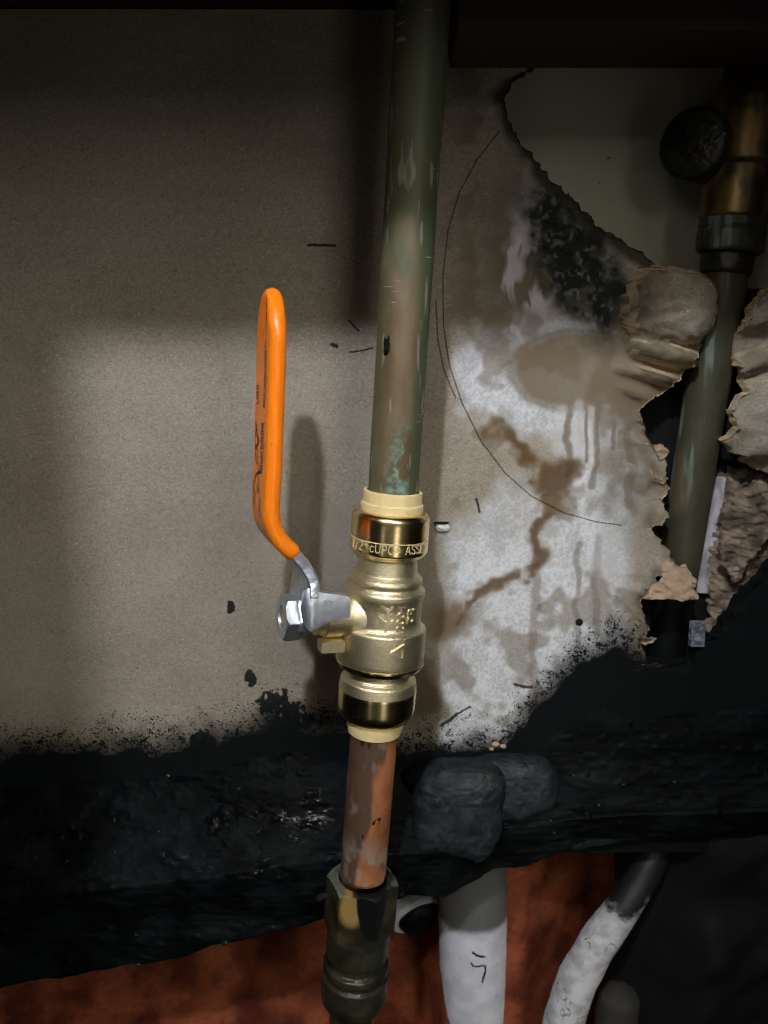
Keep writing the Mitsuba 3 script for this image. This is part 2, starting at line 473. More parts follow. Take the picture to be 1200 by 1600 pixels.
def pipe_bump(p, n, uv):
    return 1.1e-4 * fbm(p.x * 380, p.y * 380, p.z * 200, 3)


BB('weathered_copper', pipe_bump, 1.0, 1.5e-4, base_color=mikit.proc(old_copper), roughness=.55, metallic=.12, specular=.3)


def low_copper(p, n, uv):
    x, y, z = p.x, p.y, p.z
    g = fbm(x * 110, y * 110, z * 70, 4)
    c = mix((.26, .095, .036), (.43, .17, .075), smoothstep(.3, .7, g))
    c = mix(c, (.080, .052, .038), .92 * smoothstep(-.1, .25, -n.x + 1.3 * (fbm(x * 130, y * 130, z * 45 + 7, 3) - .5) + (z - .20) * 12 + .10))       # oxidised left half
    zb = float(at(565, 1350, -.045)[2])
    c = mix(c, (.33, .32, .25), .85 * smoothstep(.018, .0, z - zb) * smoothstep(.40, .58, fbm(x * 230, y * 230, z * 160, 3)))
    c = mix(c, (.30, .22, .18), .55 * smoothstep(.58, .78, fbm(x * 300, y * 300, z * 130 + 5, 3)))
    c = mix(c, (.02, .016, .014), smoothstep(.70, .76, fbm(x * 420, y * 420, z * 210 + 31, 3)))
    return c


BB('bright_copper', pipe_bump, 1.0, 1.5e-4, base_color=mikit.proc(low_copper), roughness=.42, metallic=.25, specular=.4)


def green_copper(p, n, uv):
    x, y, z = p.x, p.y, p.z
    g = fbm(x * 90, y * 90, z * 22, 4)
    c = mix((.036, .038, .024), (.078, .074, .046), smoothstep(.3, .7, g))
    c = mix(c, (.12, .085, .045), .7 * smoothstep(.5, .66, fbm(x * 120 + 3, y * 120, z * 30, 3)))
    hl = smoothstep(.52, .70, fbm(x * 330, y * 330, z * 40 + 8, 3)) * smoothstep(.1, -.5, n.x)  # pale streaks painted down the left side as a highlight
    c = mix(c, (.20, .26, .22), .75 * hl * smoothstep(.28, .32, z))
    return mix(c, (.004, .005, .005), smoothstep(.272, .256, z + .01 * (g - .5)))


BB('green_copper', pipe_bump, 1.2, 1.5e-4, base_color=mikit.proc(green_copper), roughness=.45, metallic=.1, specular=.35)


def old_brass(p, n, uv):
    x, y, z = p.x, p.y, p.z
    g = fbm(x * 130, y * 130, z * 130, 4)
    c = mix((.012, .012, .008), (.040, .034, .019), smoothstep(.3, .7, g))
    return mix(c, (.030, .040, .028), .5 * smoothstep(.5, .6, fbm(x * 90, y * 90, z * 90 + 4, 3)))


BB('old_brass', lambda p, n, uv: 5e-4 * fbm(p.x * 420, p.y * 420, p.z * 420, 3), 1.0, 1.5e-4, base_color=mikit.proc(old_brass), roughness=.38, metallic=.35, specular=.5)
B('ochre_brass', base_color=mikit.proc(lambda p, n, uv: mix((.06, .042, .018), (.24, .15, .05), smoothstep(.35, .65, fbm(p.x * 160, p.y * 160, p.z * 90, 3)))), roughness=.36, metallic=.5)


def hex_color(p, n, uv):
    x, y, z = p.x, p.y, p.z
    g = fbm(x * 130, y * 130, z * 130, 4)
    c = mix((.014, .014, .009), (.055, .044, .022), smoothstep(.3, .7, g))
    c = mix(c, (.16, .20, .16), .8 * smoothstep(.3, .8, n.z) * smoothstep(.4, .6, fbm(x * 180, y * 180, z * 180, 3)))
    q = at(548, 1428, -.058)
    bare = smoothstep(.0050, .0028, dr.sqrt(dr.square(x - float(q[0])) + dr.square((z - float(q[2])) * .62)) + .003 * (g - .5))
    c = mix(c, (.36, .235, .075), bare)
    q = at(581, 1420, -.058)
    blk = smoothstep(.0052, .0046, dr.sqrt(dr.square(x - float(q[0])) + dr.square((z - float(q[2])) * .38)) + .0025 * (g - .5))
    q2 = at(556, 1400, -.058)
    blk = dr.maximum(blk, smoothstep(.0026, .0018, dr.sqrt(dr.square(x - float(q2[0])) + dr.square(z - float(q2[2]))) + .002 * (g - .5)))
    return mix(c, (.006, .007, .008), blk)


BB('hex_brass', pipe_bump, 1.6, 1.5e-4, base_color=mikit.proc(hex_color), roughness=.36, metallic=.3, specular=.5)


def pvc_color(p, n, uv):
    g = fbm(p.x * 140, p.y * 140, p.z * 140, 3)
    c = mix((.50, .52, .57), (.64, .66, .70), smoothstep(.25, .75, g))
    c = mix(c, (.20, .20, .22), .8 * smoothstep(.905, .95, noise(p.x * 600, p.y * 600, p.z * 600)))
    top = at(735, 1425, .03)[2]
    return mix(c, (.10, .105, .105), smoothstep(-.002, .003, p.z - float(top) + .004 * (g - .5)))  # shadow of the ledge above, painted as a darker pipe top


B('white_plastic', base_color=mikit.proc(pvc_color), roughness=.5, specular=.4)


def hose_color(p, n, uv):
    g = fbm(p.x * 210, p.y * 210, p.z * 210, 4)
    c = mix((.36, .36, .36), (.54, .545, .565), smoothstep(.3, .65, g))
    cr = dr.abs(fbm(p.x * 210, p.y * 210, p.z * 70 + 2, 3) - .47)
    c = mix(c, (.07, .07, .06), .75 * smoothstep(.016, .005, cr) * smoothstep(.45, .6, noise(p.x * 90, p.y * 90, p.z * 90)))
    return mix(c, (.008, .009, .009), smoothstep(.117, .124, p.z + .022 * (g - .5)))


B('grubby_plastic', base_color=mikit.proc(hose_color), roughness=.55, specular=.4)


def clay_color(p, n, uv):
    g = fbm(p.x * 60, p.y * 60, p.z * 60, 4)
    c = mix((.075, .013, .006), (.23, .062, .026), smoothstep(.3, .7, g)) * (.75 + .45 * noise(p.x * 900, p.y * 900, p.z * 900))
    return mix(c, (.03, .015, .01), .5 * smoothstep(.66, .84, fbm(p.x * 200, p.y * 200, p.z * 200 + 3, 3)))


def clay_bump(p, n, uv):
    return 6e-4 * fbm(p.x * 260, p.y * 260, p.z * 260, 3)


BB('red_clay', clay_bump, 1.0, 2e-4, base_color=mikit.proc(clay_color), roughness=.85, specular=.2)
B('kraft', base_color=mikit.proc(lambda p, n, uv: mix((.22, .155, .10), (.46, .345, .245), fbm(p.x * 350, p.y * 350, p.z * 500, 4))), roughness=.9, specular=.2)
B('olive_board', base_color=mikit.proc(lambda p, n, uv: mix(mix((.36, .35, .25), (.46, .45, .34), fbm(p.x * 30, p.y * 30, p.z * 30, 4)), (.06, .055, .04), .7 * smoothstep(.90, .94, noise(p.x * 330, p.y * 330, p.z * 330)))), roughness=.7)
B('tan_wood', base_color=mikit.proc(lambda p, n, uv: mix((.06, .045, .032), (.24, .185, .135), smoothstep(.3, .7, fbm(p.x * 190, p.y * 190, p.z * 150, 5)))), roughness=.85)
B('deep_black', base_color=rgb(.006, .0065, .007), roughness=.7, specular=.15)  # plain black, for sealant bits and the added dark sheets
B('matte_black', base_color=mikit.proc(lambda p, n, uv: mix((.008, .008, .010), (.016, .016, .018), fbm(p.x * 90, p.y * 90, p.z * 90, 2)) * .4), roughness=.6, specular=.1)
B('white_chip', base_color=mikit.proc(lambda p, n, uv: mix((.50, .50, .49), (.72, .72, .72), fbm(p.x * 700, p.y * 700, p.z * 700, 2))), roughness=.7)
B('pale_strip', base_color=mikit.proc(lambda p, n, uv: mix((.22, .20, .21), (.50, .48, .52), smoothstep(.25, .7, fbm(p.x * 300, p.y * 300, p.z * 120, 4)))), roughness=.6)
B('bluish_chip', base_color=mikit.proc(lambda p, n, uv: mix((.05, .055, .065), (.26, .28, .34), smoothstep(.3, .7, fbm(p.x * 420, p.y * 420, p.z * 420, 4)))), roughness=.5)
B('dark_wood', base_color=mikit.proc(lambda p, n, uv: mix((.013, .005, .004), (.024, .010, .007), fbm(p.x * 20, p.y * 200, p.z * 200, 3))), roughness=.7)
B('room_paint', base_color=rgb(.42, .40, .36), roughness=.9)
B('pebble', base_color=mikit.proc(lambda p, n, uv: mix((.013, .013, .011), (.03, .029, .023), fbm(p.x * 200, p.y * 200, p.z * 200, 3))), roughness=.8)

# ------------------------------------------------------------------ the setting
out = [(-.34, .150), (.34, .150), (.34, .4618), (-.34, .4618)]
hole = jag(WP(HOLE_L + HOLE_R), amp=.0013)
cs = m3.CrossSection([out], m3.FillRule.NonZero) - m3.CrossSection([hole.tolist()], m3.FillRule.NonZero)
wm = m3.Manifold.extrude(cs, .0105).refine_to_length(.0021)
q = wm.to_mesh()
V = np.asarray(q.vert_properties[:, :3], float)
P = np.c_[V[:, 0], .0105 - V[:, 2], V[:, 1]]              # extrusion top becomes the face at y = 0
Fc = np.asarray(q.tri_verts)


def lobe(x, z, c, rx, rz, rot, h, pw=.6):
    cs_, sn = math.cos(rot), math.sin(rot)
    u, v = (x - c[0]) * cs_ + (z - c[1]) * sn, -(x - c[0]) * sn + (z - c[1]) * cs_
    r2 = np.abs(u / rx) ** 2.7 + np.abs(v / rz) ** 2.7
    return h * np.clip(1 - r2, 0, 1) ** pw


def wall_lift(x, z):
    d = .0012 * (meshkit.fbm(np.c_[x * 18, z * 18, x * 0], 3, 4) - .5)
    for (px, py, rx, ry, rot, h, pw) in ((1046, 478, 68, 58, -.15, .0135, .5), (1038, 552, 60, 17, -.22, .0085, .7), (1020, 588, 62, 12, -.25, .0045, .8), (1005, 618, 50, 10, -.35, .0025, .9),
                                         (1190, 478, 52, 36, .4, .010, .6), (1186, 560, 60, 20, .35, .0065, .8), (1178, 655, 50, 62, .2, .0085, .6), (1190, 700, 60, 20, -.4, .006, .8)):
        c = W(px, py)
        d = np.maximum(d, lobe(x, z, c, rx * PXM, ry * PXM, rot, h, pw) + d * .4)
    # blistered, flaking paint beside the opening and pushed-in ragged rim lower down
    for (px, py, r, h, sd) in ((905, 420, 75, .0028, 1), (860, 350, 55, .0022, 2), (835, 420, 50, .0009, 3), (1015, 740, 60, .0030, 5), (990, 950, 45, .003, 6)):
        c = W(px, py)
        w = np.exp(-((x - c[0]) ** 2 + (z - c[1]) ** 2) / (r * PXM) ** 2)
        d += w * h * 2 * (meshkit.fbm(np.c_[x * 330, z * 330, x * 0 + sd], 3, sd) - .42)
    d += np.clip(d / .005, 0, 1) * (.0010 * (np.abs(meshkit.fbm(np.c_[x * 230, z * 420, x * 0 + 2], 3, 31) - .5) < .05)) + np.clip(d / .006, 0, 1) * .0018 * 2 * (meshkit.fbm(np.c_[x * 160, z * 160, x * 0 + 9], 4, 12) - .5)
    return d


lift = wall_lift(P[:, 0], P[:, 2])
tree = cKDTree(hole)
dist, _ = tree.query(P[:, [0, 2]])
curl = np.exp(-dist / .004)
rag = (meshkit.fbm(np.c_[P[:, 0] * 260, P[:, 2] * 260, P[:, 1] * 0 + 3], 3, 9) - .5)
lower = np.clip((W(0, 560)[1] - P[:, 2]) / .01, 0, 1)
thin = np.where(P[:, 1] > .006, -.0085 * curl, 0)          # the core crumbles away behind the paper's edge
P[:, 1] += -lift + curl * rag * .007 * lower + thin
add('wall', (P, Fc), 'paper_board', smooth=50, label='stained grey-brown paper-faced wall board with a torn opening at right', kind='structure')

# ragged paper flake left hanging in front of the old pipe, and crumbs of torn core along the rim
def flake(pts, Y, thick, tilt, seed, amp=.0006):
    c = W(*np.mean(pts, axis=0), Y)
    poly = jag(np.array([W(a, b, Y) for a, b in pts]) - c, step=.0008, amp=amp, seed=seed)
    m = m3.Manifold.extrude(m3.CrossSection([poly.tolist()], m3.FillRule.NonZero), thick).refine_to_length(.0009)
    q = m.to_mesh()
    v = np.asarray(q.vert_properties[:, :3], float)
    p = np.c_[v[:, 0], -v[:, 2], v[:, 1]]
    bump = (meshkit.fbm(np.c_[p[:, 0] * 300, p[:, 2] * 700, p[:, 0] * 0 + seed], 4, seed) - .5) * .0045
    p[:, 1] += bump + tilt * p[:, 2] + 18 * p[:, 0] ** 2
    p += np.array([c[0], Y, c[1]])
    return (p, np.asarray(q.tri_verts))


add('paper_flake', flake([(1006, 933), (1018, 916), (1036, 902), (1033, 886), (1046, 880), (1060, 887), (1072, 883), (1080, 895), (1088, 906), (1084, 918), (1089, 933), (1062, 936), (1040, 931)], -.0105, .0012, .35, 3), 'kraft', 'wall', smooth=50,
    label='torn tan paper flake lying across the old green pipe')
for k, (px, py, s) in enumerate(((1032, 706, 14), (1036, 748, 13), (1012, 1000, 11))):
    p = at(px, py, -.001)
    an_ = np.sort(rng.uniform(0, 2 * np.pi, 9))
    add('paper_shred', flake([(px + s * 1.15 * rng.uniform(.6, 1.1) * math.cos(a_), py + s * .9 * rng.uniform(.6, 1.1) * math.sin(a_)) for a_ in an_], -.0006, .0006, rng.uniform(-.6, .6), k, .0007), 'kraft', 'wall', smooth=50)

# behind the board
P2 = grid_mesh(np.array([[[x, .026 + .004 * math.sin(9 * x), z] for x in np.linspace(-.34, .5, 12)] for z in np.linspace(.16, .9, 12)]))
add('cavity_back', P2, 'olive_board', smooth=True, label='dim olive-grey board seen through the torn opening', kind='structure')
bx = lambda a, b: trimesh.creation.box(bounds=[a, b])
for (poly_, Y_, sd_) in ((((1112, 745), (1150, 735), (1215, 742), (1290, 770), (1230, 860), (1190, 900), (1150, 940), (1112, 1000), (1100, 990), (1108, 900)), .014, 31), (((1128, 800), (1148, 770), (1180, 752), (1240, 765), (1235, 820), (1190, 842), (1160, 880), (1140, 905), (1122, 880)), .007, 32)):
    add('torn_board', flake(list(poly_), Y_, .003, .12, sd_, .0016), 'tan_wood', 'wall', smooth=50, label='torn brown board layers behind the opening')

add('shade_sheet', bx((.075, .0185, .14), (.34, .0245, W(0, 445)[1])), 'deep_black', smooth=False, label='added black sheet standing in for shade low inside the torn opening', kind='structure')  # black sheet added so the lower cavity reads as shade
# cabinet round the camera: board overhead whose front edge, with the stile at the left, frames the light
add('shelf', bx((-.6, -.1765, .4622), (.6, .10, .49)), 'dark_wood', smooth=False, label='reddish brown underside of the shelf at the top edge', kind='structure')
add('shade_board', bx((.0212, -.046, .4395), (.34, -.014, .4620)), 'dark_wood', 'shelf', smooth=False)  # board added under the shelf to darken the top right
add('stile', bx((-.60, -.245, -.1), (-.0803, -.230, .75)), 'dark_wood', smooth=False, label='cabinet stile at the left, outside the picture', kind='structure')
add('stile', bx((.146, -.175, -.1), (.60, -.160, .4620)), 'dark_wood', smooth=False, label='cabinet stile at the right, outside the picture', kind='structure')

# red clay ground sloping up under the board
xs, vs = np.linspace(-.36, .36, 180), np.linspace(0, 1, 90)
G = np.zeros((90, 180, 3))
for i, v in enumerate(vs):
    G[i, :, 0] = xs
    zz = -.09 + .25 * v
    k_ = np.clip((xs - .016) / .012, 0, 1)
    k_ = k_ * k_ * (3 - 2 * k_)
    G[i, :, 1] = (1 - k_) * (.036 + .6 * zz) + k_ * (.014 + .12 * zz)
    G[i, :, 1] += .05 * np.clip((xs - .062) / .045, 0, 1)
    G[i, :, 2] = zz
G[..., 2] += (meshkit.fbm(G * 35, 4, 8) - .5) * .010
add('ground', grid_mesh(G), 'red_clay', smooth=True, label='reddish brown rough ground below the black sealant', kind='structure')

# black sealant band: slopes out from the wall to a ledge, then drops to a ragged lower edge
RID = np.array([at(a, b, -.022) for a, b in ((-300, 1408), (0, 1402), (200, 1388), (450, 1352), (620, 1335), (850, 1318), (1000, 1306), (1200, 1296), (1500, 1290))])
BOT = np.array([at(a, b, -.020) for a, b in ((-300, 1590), (0, 1545), (220, 1510), (390, 1470), (510, 1438), (640, 1402), (740, 1400), (830, 1392), (940, 1352), (1000, 1345), (1200, 1335), (1500, 1320))])
nx, nv = 620, 300
X = np.linspace(-.27, .27, nx)
Z0 = np.interp(X, TARW[:, 0], np.minimum(TARW[:, 1], W(0, 1020)[1])) - .004
Z1, Z2 = np.interp(X, RID[:, 0], RID[:, 2]), np.interp(X, BOT[:, 0], BOT[:, 2])
S = np.linspace(0, 1, nv)
PT = np.zeros((nv, nx, 3))
tk = 1 - .62 * np.clip((X - .024) / .02, 0, 1)
for i, s in enumerate(S):
    if s < .5:
        q = s / .5
        z, y = Z0 + (Z1 - Z0) * q, .0012 - .0232 * tk * q ** 1.7
    elif s < .82:
        q = (s - .5) / .32
        z, y = Z1 + (Z2 - Z1) * q, -.022 * tk + .003 * q
    else:
        q = (s - .82) / .18
        z, y = Z2 + .012 * q, -.022 * tk + .003 + .042 * q
    PT[i, :, 0], PT[i, :, 1], PT[i, :, 2] = X, y, z
du, dv = np.gradient(PT, axis=1), np.gradient(PT, axis=0)
N = np.cross(du, dv)
N /= np.linalg.norm(N, axis=2, keepdims=True) + 1e-12
N = np.where(N[..., 1:2] > 0, -N, N)
env = np.clip(S / .45, .02, 1)[:, None] ** 1.5
rgh = meshkit.fbm(PT * np.array([24, 40, 60]), 5, 3) - .5
drip = np.abs(meshkit.fbm(PT * np.array([70, 70, 70]) + 5, 4, 13) - .5)
fine = meshkit.fbm(PT * 330, 3, 21) - .5
PT += N * (env * (.007 * rgh + .0005 * fine))[..., None]
PT[..., 2] += (env * np.clip(S - .6, 0, .22)[:, None] / .22) * (.003 * (meshkit.fbm(np.stack([PT[..., 0] * 90, PT[..., 0] * 0, PT[..., 0] * 0 + 2], -1), 3, 5) - .5))
add('sealant_band', grid_mesh(PT), 'tar', 'wall', smooth=True, label='glossy black sealant smeared thickly along the foot of the wall')
def gritty(c, r, seed, pw, tilt):
    m = blob([0, 0, 0], r, seed, .14, 60, 6, pw)
    v = m.vertices
    v[:, 1] *= 1 - .35 * np.clip(v[:, 2] / r[2], -1, 1)                 # thicker below than above
    v[:, 2] += np.where(v[:, 2] < -.6 * r[2], (meshkit.fbm(np.c_[v[:, 0] * 130, v[:, 0] * 0, v[:, 0] * 0 + seed], 3, seed) - .5) * .008, 0)
    v += unit_rows(v) * ((meshkit.fbm(v * 700, 3, seed + 1) - .5) * .0007)[:, None]
    v[:, 0] += tilt * v[:, 2]
    m.vertices = v + np.asarray(c)
    return m


add('sealant_lump', gritty(at(716, 1256, -.010), np.array([.0172, .0115, .0178]), 5, .52, .06), 'tar_lump', 'wall', smooth=True, label='bulging block of grey-black sealant above the white pipe')
add('sealant_lump', gritty(at(796, 1224, -.006), np.array([.0185, .0095, .0118]), 9, .7, 0), 'tar_lump', 'wall', smooth=True)
for k, (px, py, s_) in enumerate(((850, 1225, 6), (898, 1212, 5), (860, 1285, 5), (866, 1300, 4), (975, 1225, 4), (1055, 1222, 5), (935, 1258, 4), (790, 1290, 4), (262, 1212, 7), (180, 1330, 4), (372, 1232, 6), (250, 1300, 4), (405, 1300, 5), (330, 1355, 6), (352, 1472, 7), (215, 1508, 6), (400, 1362, 7))):
    p = at(px, py, 0)
    j = np.argmin(((PT - p) @ FWD * 0 + np.linalg.norm(np.cross(PT.reshape(-1, 3) - CAM, unit(p - CAM)), axis=1).reshape(PT.shape[:2])) + np.linalg.norm(PT - CAM, axis=2) * .02)
    add('sealant_bead', blob(PT.reshape(-1, 3)[j] + N.reshape(-1, 3)[j] * .0003, np.array([s_, s_ * .8, s_ * .8]) * PXM * .8, k, .35, 350, 3), 'wet_bead', 'wall', smooth=True)
add('sealant_lump', blob(at(660, 1215, .0), np.array([.008, .006, .007]), 9, .35, 120, 4), 'tar', 'wall', smooth=True)

# ------------------------------------------------------------------ the ball valve
def axpt(y):
    """Point of the valve axis at image row y."""
    x = 614 + (y - 770) / (1177 - 770) * (582 - 614)
    return at(x, y, -.045)


def tr(y, rpx):
    p = axpt(y)
    zc = depth(p)
    return float((p - PB) @ AX), rpx * zc / FOC / math.sqrt(1 + (rpx / FOC) ** 2)


PSI = math.radians(21)
ES = np.array([-math.cos(PSI), -math.sin(PSI), 0])
ES = unit(ES - AX * (ES @ AX))                            # stem, outwards (left and towards the camera)
EW = unit(np.cross(AX, ES))                               # towards the camera
VM = frame(PB, -ES, np.cross(AX, -ES), AX)                # lathe frame, z along the axis
TC = tr(957, 1)[0]                                        # axial position of the stem

valve = thing('ball_valve', 'new brass ball valve with an orange lever handle, in the middle of the picture', 'valve')
R_PIPE = .0079
prof = [tr(a, b) for a, b in ((864, 46), (880, 47), (892, 48), (898, 56), (904, 57.5), (909, 55.5), (913, 58), (917, 62.5), (925, 62.5), (931, 60), (940, 58.5), (967, 58.5), (972, 62), (975, 68), (985, 68.5), (1021, 68.5), (1029, 67), (1036, 63), (1037, 50), (1050, 50), (1054, 54), (1057, 59), (1072, 61))]
body = lathe(rounded(prof[::-1], .0006), 128)
bm = man(moved(body, VM))
def stem_cyl(u0, u1, r0, r1, n=64):
    c = m3.Manifold.cylinder(u1 - u0, r0, r1, n)
    M = frame(PB + AX * TC + ES * u0, np.cross(ES, AX) * -1, np.cross(ES, np.cross(ES, AX) * -1), ES)
    return c.transform(M[:3, :4])
SPX = .258 / FOC
bm = bm + stem_cyl(.0070, .0130, .0090, .0070) + stem_cyl(.004, .0235, .0066, .0062) + stem_cyl(.004, .0205, .0070, .0070)
lug = m3.Manifold.cube((.0075, .0052, .0034), True)
LM = frame(PB + AX * (TC - .0087) + ES * .0185 + EW * .0035, ES, EW, AX * -1)
if np.linalg.det(LM[:3, :3]) < 0:
    LM[:3, 2] *= -1
bm = bm + lug.transform(LM[:3, :4]) 
bmesh = tri(bm)
add('body', bmesh, 'cast_brass', valve, smooth=35)

pr = [tr(a, b) for a, b in ((797, 52), (799, 57), (804, 60.5), (812, 61), (857, 61), (860, 58), (866, 53.5), (869, 46))]
add('collar', moved(lathe(rounded(pr[::-1], .0007), 160), VM), 'polished_brass', valve, smooth=40, label='polished upper collar with engraved lettering')
pr = [tr(a, b) for a, b in ((1070, 60.7), (1074, 61), (1102, 60.5), (1110, 58.5), (1116, 54), (1121, 47), (1122, 40))]
add('collar', moved(lathe(rounded(pr[::-1], .0009), 160), VM), 'polished_brass', valve, smooth=40)
pr = [tr(a, b) for a, b in ((1027.5, 68.7), (1030, 68.7), (1037, 64.5), (1037.5, 45))]
add('edge_band', moved(lathe(pr[::-1], 160), VM), 'polished_brass', valve, smooth=20)
ri = R_PIPE + .0005
o1 = [tr(a, b) for a, b in ((766, 45.2), (767, 46.2), (784, 46.6), (785, 48.6), (787, 49.2), (793, 49.4), (798, 48.5))]
add('release_ring', moved(ring_tube(o1, [(o1[0][0], ri), (o1[-1][0], ri)]), VM), 'tan_plastic', valve, smooth=40)
o1 = [tr(a, b) for a, b in ((1119, 44.5), (1131, 44.5), (1132, 42.2), (1141, 41.5), (1142, 40.6))]
add('release_ring', moved(ring_tube(o1, [(o1[0][0], ri), (o1[-1][0], ri)]), VM), 'tan_plastic', valve, smooth=40)


def text_on_cylinder(text, h, R, t, x0, depth_=.00025, bold=False, turn=False, width=None):
    """Letters wrapped round the valve axis; x0: arc position (m) of the text's start, turn: reading up the axis."""
    m = meshkit.text_mesh(text, h, depth_, bold)
    m = m.subdivide_to_size(h * .5, max_iter=4)
    v = m.vertices.copy()
    if width:
        v[:, 0] *= width / v[:, 0].max() / (1.0 if turn else .8)
    X_, Y_ = (v[:, 0] * .80, v[:, 1]) if not turn else (-v[:, 1], v[:, 0])
    a = (X_ + x0) / R
    rad = R + v[:, 2] - depth_ * .3
    front = np.array([0, -1.0, 0]) - AX * (np.array([0, -1.0, 0]) @ AX)
    front = unit(front)
    side = unit(np.cross(front, AX)) * -1
    side = side if side[0] > 0 else -side
    w = PB + (t + Y_)[:, None] * AX + rad[:, None] * (np.cos(a)[:, None] * front + np.sin(a)[:, None] * side)
    return (w, m.faces)


R1 = tr(830, 61)[1]
for txt, hh, x0_, w_ in (('1/2"', .0027, -.0150, .0078), ('cUPC', .0029, -.0064, .0078), ('®', .0022, .0018, .0016), ('ASSE', .0029, .0050, .0074)):
    add('lettering', text_on_cylinder(txt, hh, R1, tr(852, 1)[0], x0_, .0003, False, False, w_), 'bright_brass', valve + '__collar', smooth=False, label='engraved letters round the collar')
sc = [(tr(836.5, 1)[0], R1 - .001), (tr(836.5, 1)[0], R1 + .00016), (tr(838.2, 1)[0], R1 + .00016), (tr(838.2, 1)[0], R1 - .001)]
add('scribe_line', moved(ring_tube(sc[:2] + sc[2:], [(sc[0][0], R1 - .001), (sc[-1][0], R1 - .001)][:2], 128), VM), 'bright_brass', valve + '__collar', smooth=False)

R2 = tr(950, 58.5)[1]
def relief(polys, R, t0, x0, dep, s):
    """Raised outlines (in units of s) on the cast body."""
    ms = []
    for pts, wd in polys:
        from shapely.geometry import LineString
        g = LineString(pts).buffer(wd / 2, join_style=1, resolution=3)
        for gg in getattr(g, 'geoms', [g]):
            ms.append(trimesh.creation.extrude_polygon(gg, dep, engine='earcut'))
    m = trimesh.util.concatenate(ms)
    m.vertices[:, :2] *= s
    m = m.subdivide_to_size(.0012, max_iter=4)
    v = m.vertices
    a = (v[:, 0] + x0) / R
    front = unit(np.array([0, -1.0, 0]) - AX * (np.array([0, -1.0, 0]) @ AX))
    side = unit(np.cross(front, AX))
    side = side if side[0] > 0 else -side
    w = PB + (t0 + v[:, 1])[:, None] * AX + (R + v[:, 2] - dep * .35)[:, None] * (np.cos(a)[:, None] * front + np.sin(a)[:, None] * side)
    return (w, m.faces)


zq = lambda *p: [((x - 440) * .0257, -(y - 625) * .0257) for x, y in p]
shark = [(zq((445, 632), (510, 705), (528, 712)), .95), (zq((575, 655), (530, 712)), .85), (zq((522, 705), (532, 760), (540, 815)), .95), (zq((540, 800), (545, 850)), 1.1),
         (zq((425, 808), (500, 872), (540, 885)), .95), (zq((598, 842), (550, 885)), .75), (zq((520, 870), (522, 915)), 1.5), (zq((520, 900), (516, 965)), .8)]
add('emblem', relief(shark, R2, tr(926, 1)[0], -.0012, .0009, .00100), 'raised_brass', valve + '__body', smooth=False, label='raised fish-like emblem')
add('lettering', text_on_cylinder('200·E', .0026, R2, tr(969, 1)[0], .0068, .0009, True, True, .0094), 'raised_brass', valve + '__body', smooth=False, label='raised numerals on the cast body')
add('lettering', text_on_cylinder('DR', .0025, R2, tr(958, 1)[0], .0104, .0009, True, True, .0048), 'raised_brass', valve + '__body', smooth=False, label='raised letters on the cast body')
R3 = tr(1005, 68.5)[1]
add('flow_mark', relief([([(0, 0), (4.2, 2.5), (4.1, -2.3), (0, 0), (4.2, 2.5)], .75)], R3, tr(996, 1)[0], .0030, .0009, .00100), 'raised_brass', valve + '__body', smooth=False, label='raised triangle mark')

# lever: centre line in the (u, t) plane of stem and axis, traced on its camera-side edge
HW = .0098                                                # half width of the lever
PE = PB + EW * (HW - .0008)


def ut(x, y):
    p = hit(x, y, PE, EW)
    return np.array([(p - PB) @ ES, (p - PB) @ AX])


def lever_pt(u, t, w):
    return PB + ES * u + AX * t + EW * w


def loft(path, th, hw, w0=0.0, n=40, power=3.2):
    """Rounded flat bar along (u, t) points; th half thickness, hw half width, w0 shift along EW."""
    path = np.asarray(path)
    tn = np.gradient(path, axis=0)
    tn /= np.linalg.norm(tn, axis=1, keepdims=True)
    nr = np.c_[-tn[:, 1], tn[:, 0]]
    a = np.arange(n) / n * 2 * np.pi
    th, hw, w0 = (np.broadcast_to(q, len(path)) for q in (th, hw, w0))
    pw = np.broadcast_to(power, len(path))
    rows = []
    for p, q, t_, h_, w_, k in zip(path, nr, th, hw, w0, pw):
        # capsule-like section: flat faces, round edges
        ca, sa = np.cos(a), np.sin(a)
        cx = np.sign(ca) * np.abs(ca) ** (2 / k) * t_
        cw = np.clip(sa * 1.0, -1, 1) * t_ * 1.0 + np.sign(sa) * max(h_ - t_, 0) * (np.abs(sa) > 1e-6) if k < 2.5 else np.sign(sa) * np.abs(sa) ** (2 / k) * h_
        uu, tt = p[0] + q[0] * cx, p[1] + q[1] * cx
        rows.append(PB + uu[:, None] * ES + tt[:, None] * AX + (cw + w_)[:, None] * EW)
    Pm = np.array(rows)
    m = len(path)
    Vv = np.vstack([Pm.reshape(-1, 3), Pm[0].mean(0)[None], Pm[-1].mean(0)[None]])
    Fq = []
    for k in range(m - 1):
        for j in range(n):
            r = (j + 1) % n
            Fq += [[k * n + j, k * n + r, (k + 1) * n + r], [k * n + j, (k + 1) * n + r, (k + 1) * n + j]]
    for j in range(n):
        r = (j + 1) % n
        Fq += [[m * n, r, j], [m * n + 1, (m - 1) * n + j, (m - 1) * n + r]]
    M = trimesh.Trimesh(Vv, np.array(Fq), process=False)
    if M.volume < 0:
        M.invert()
    return M


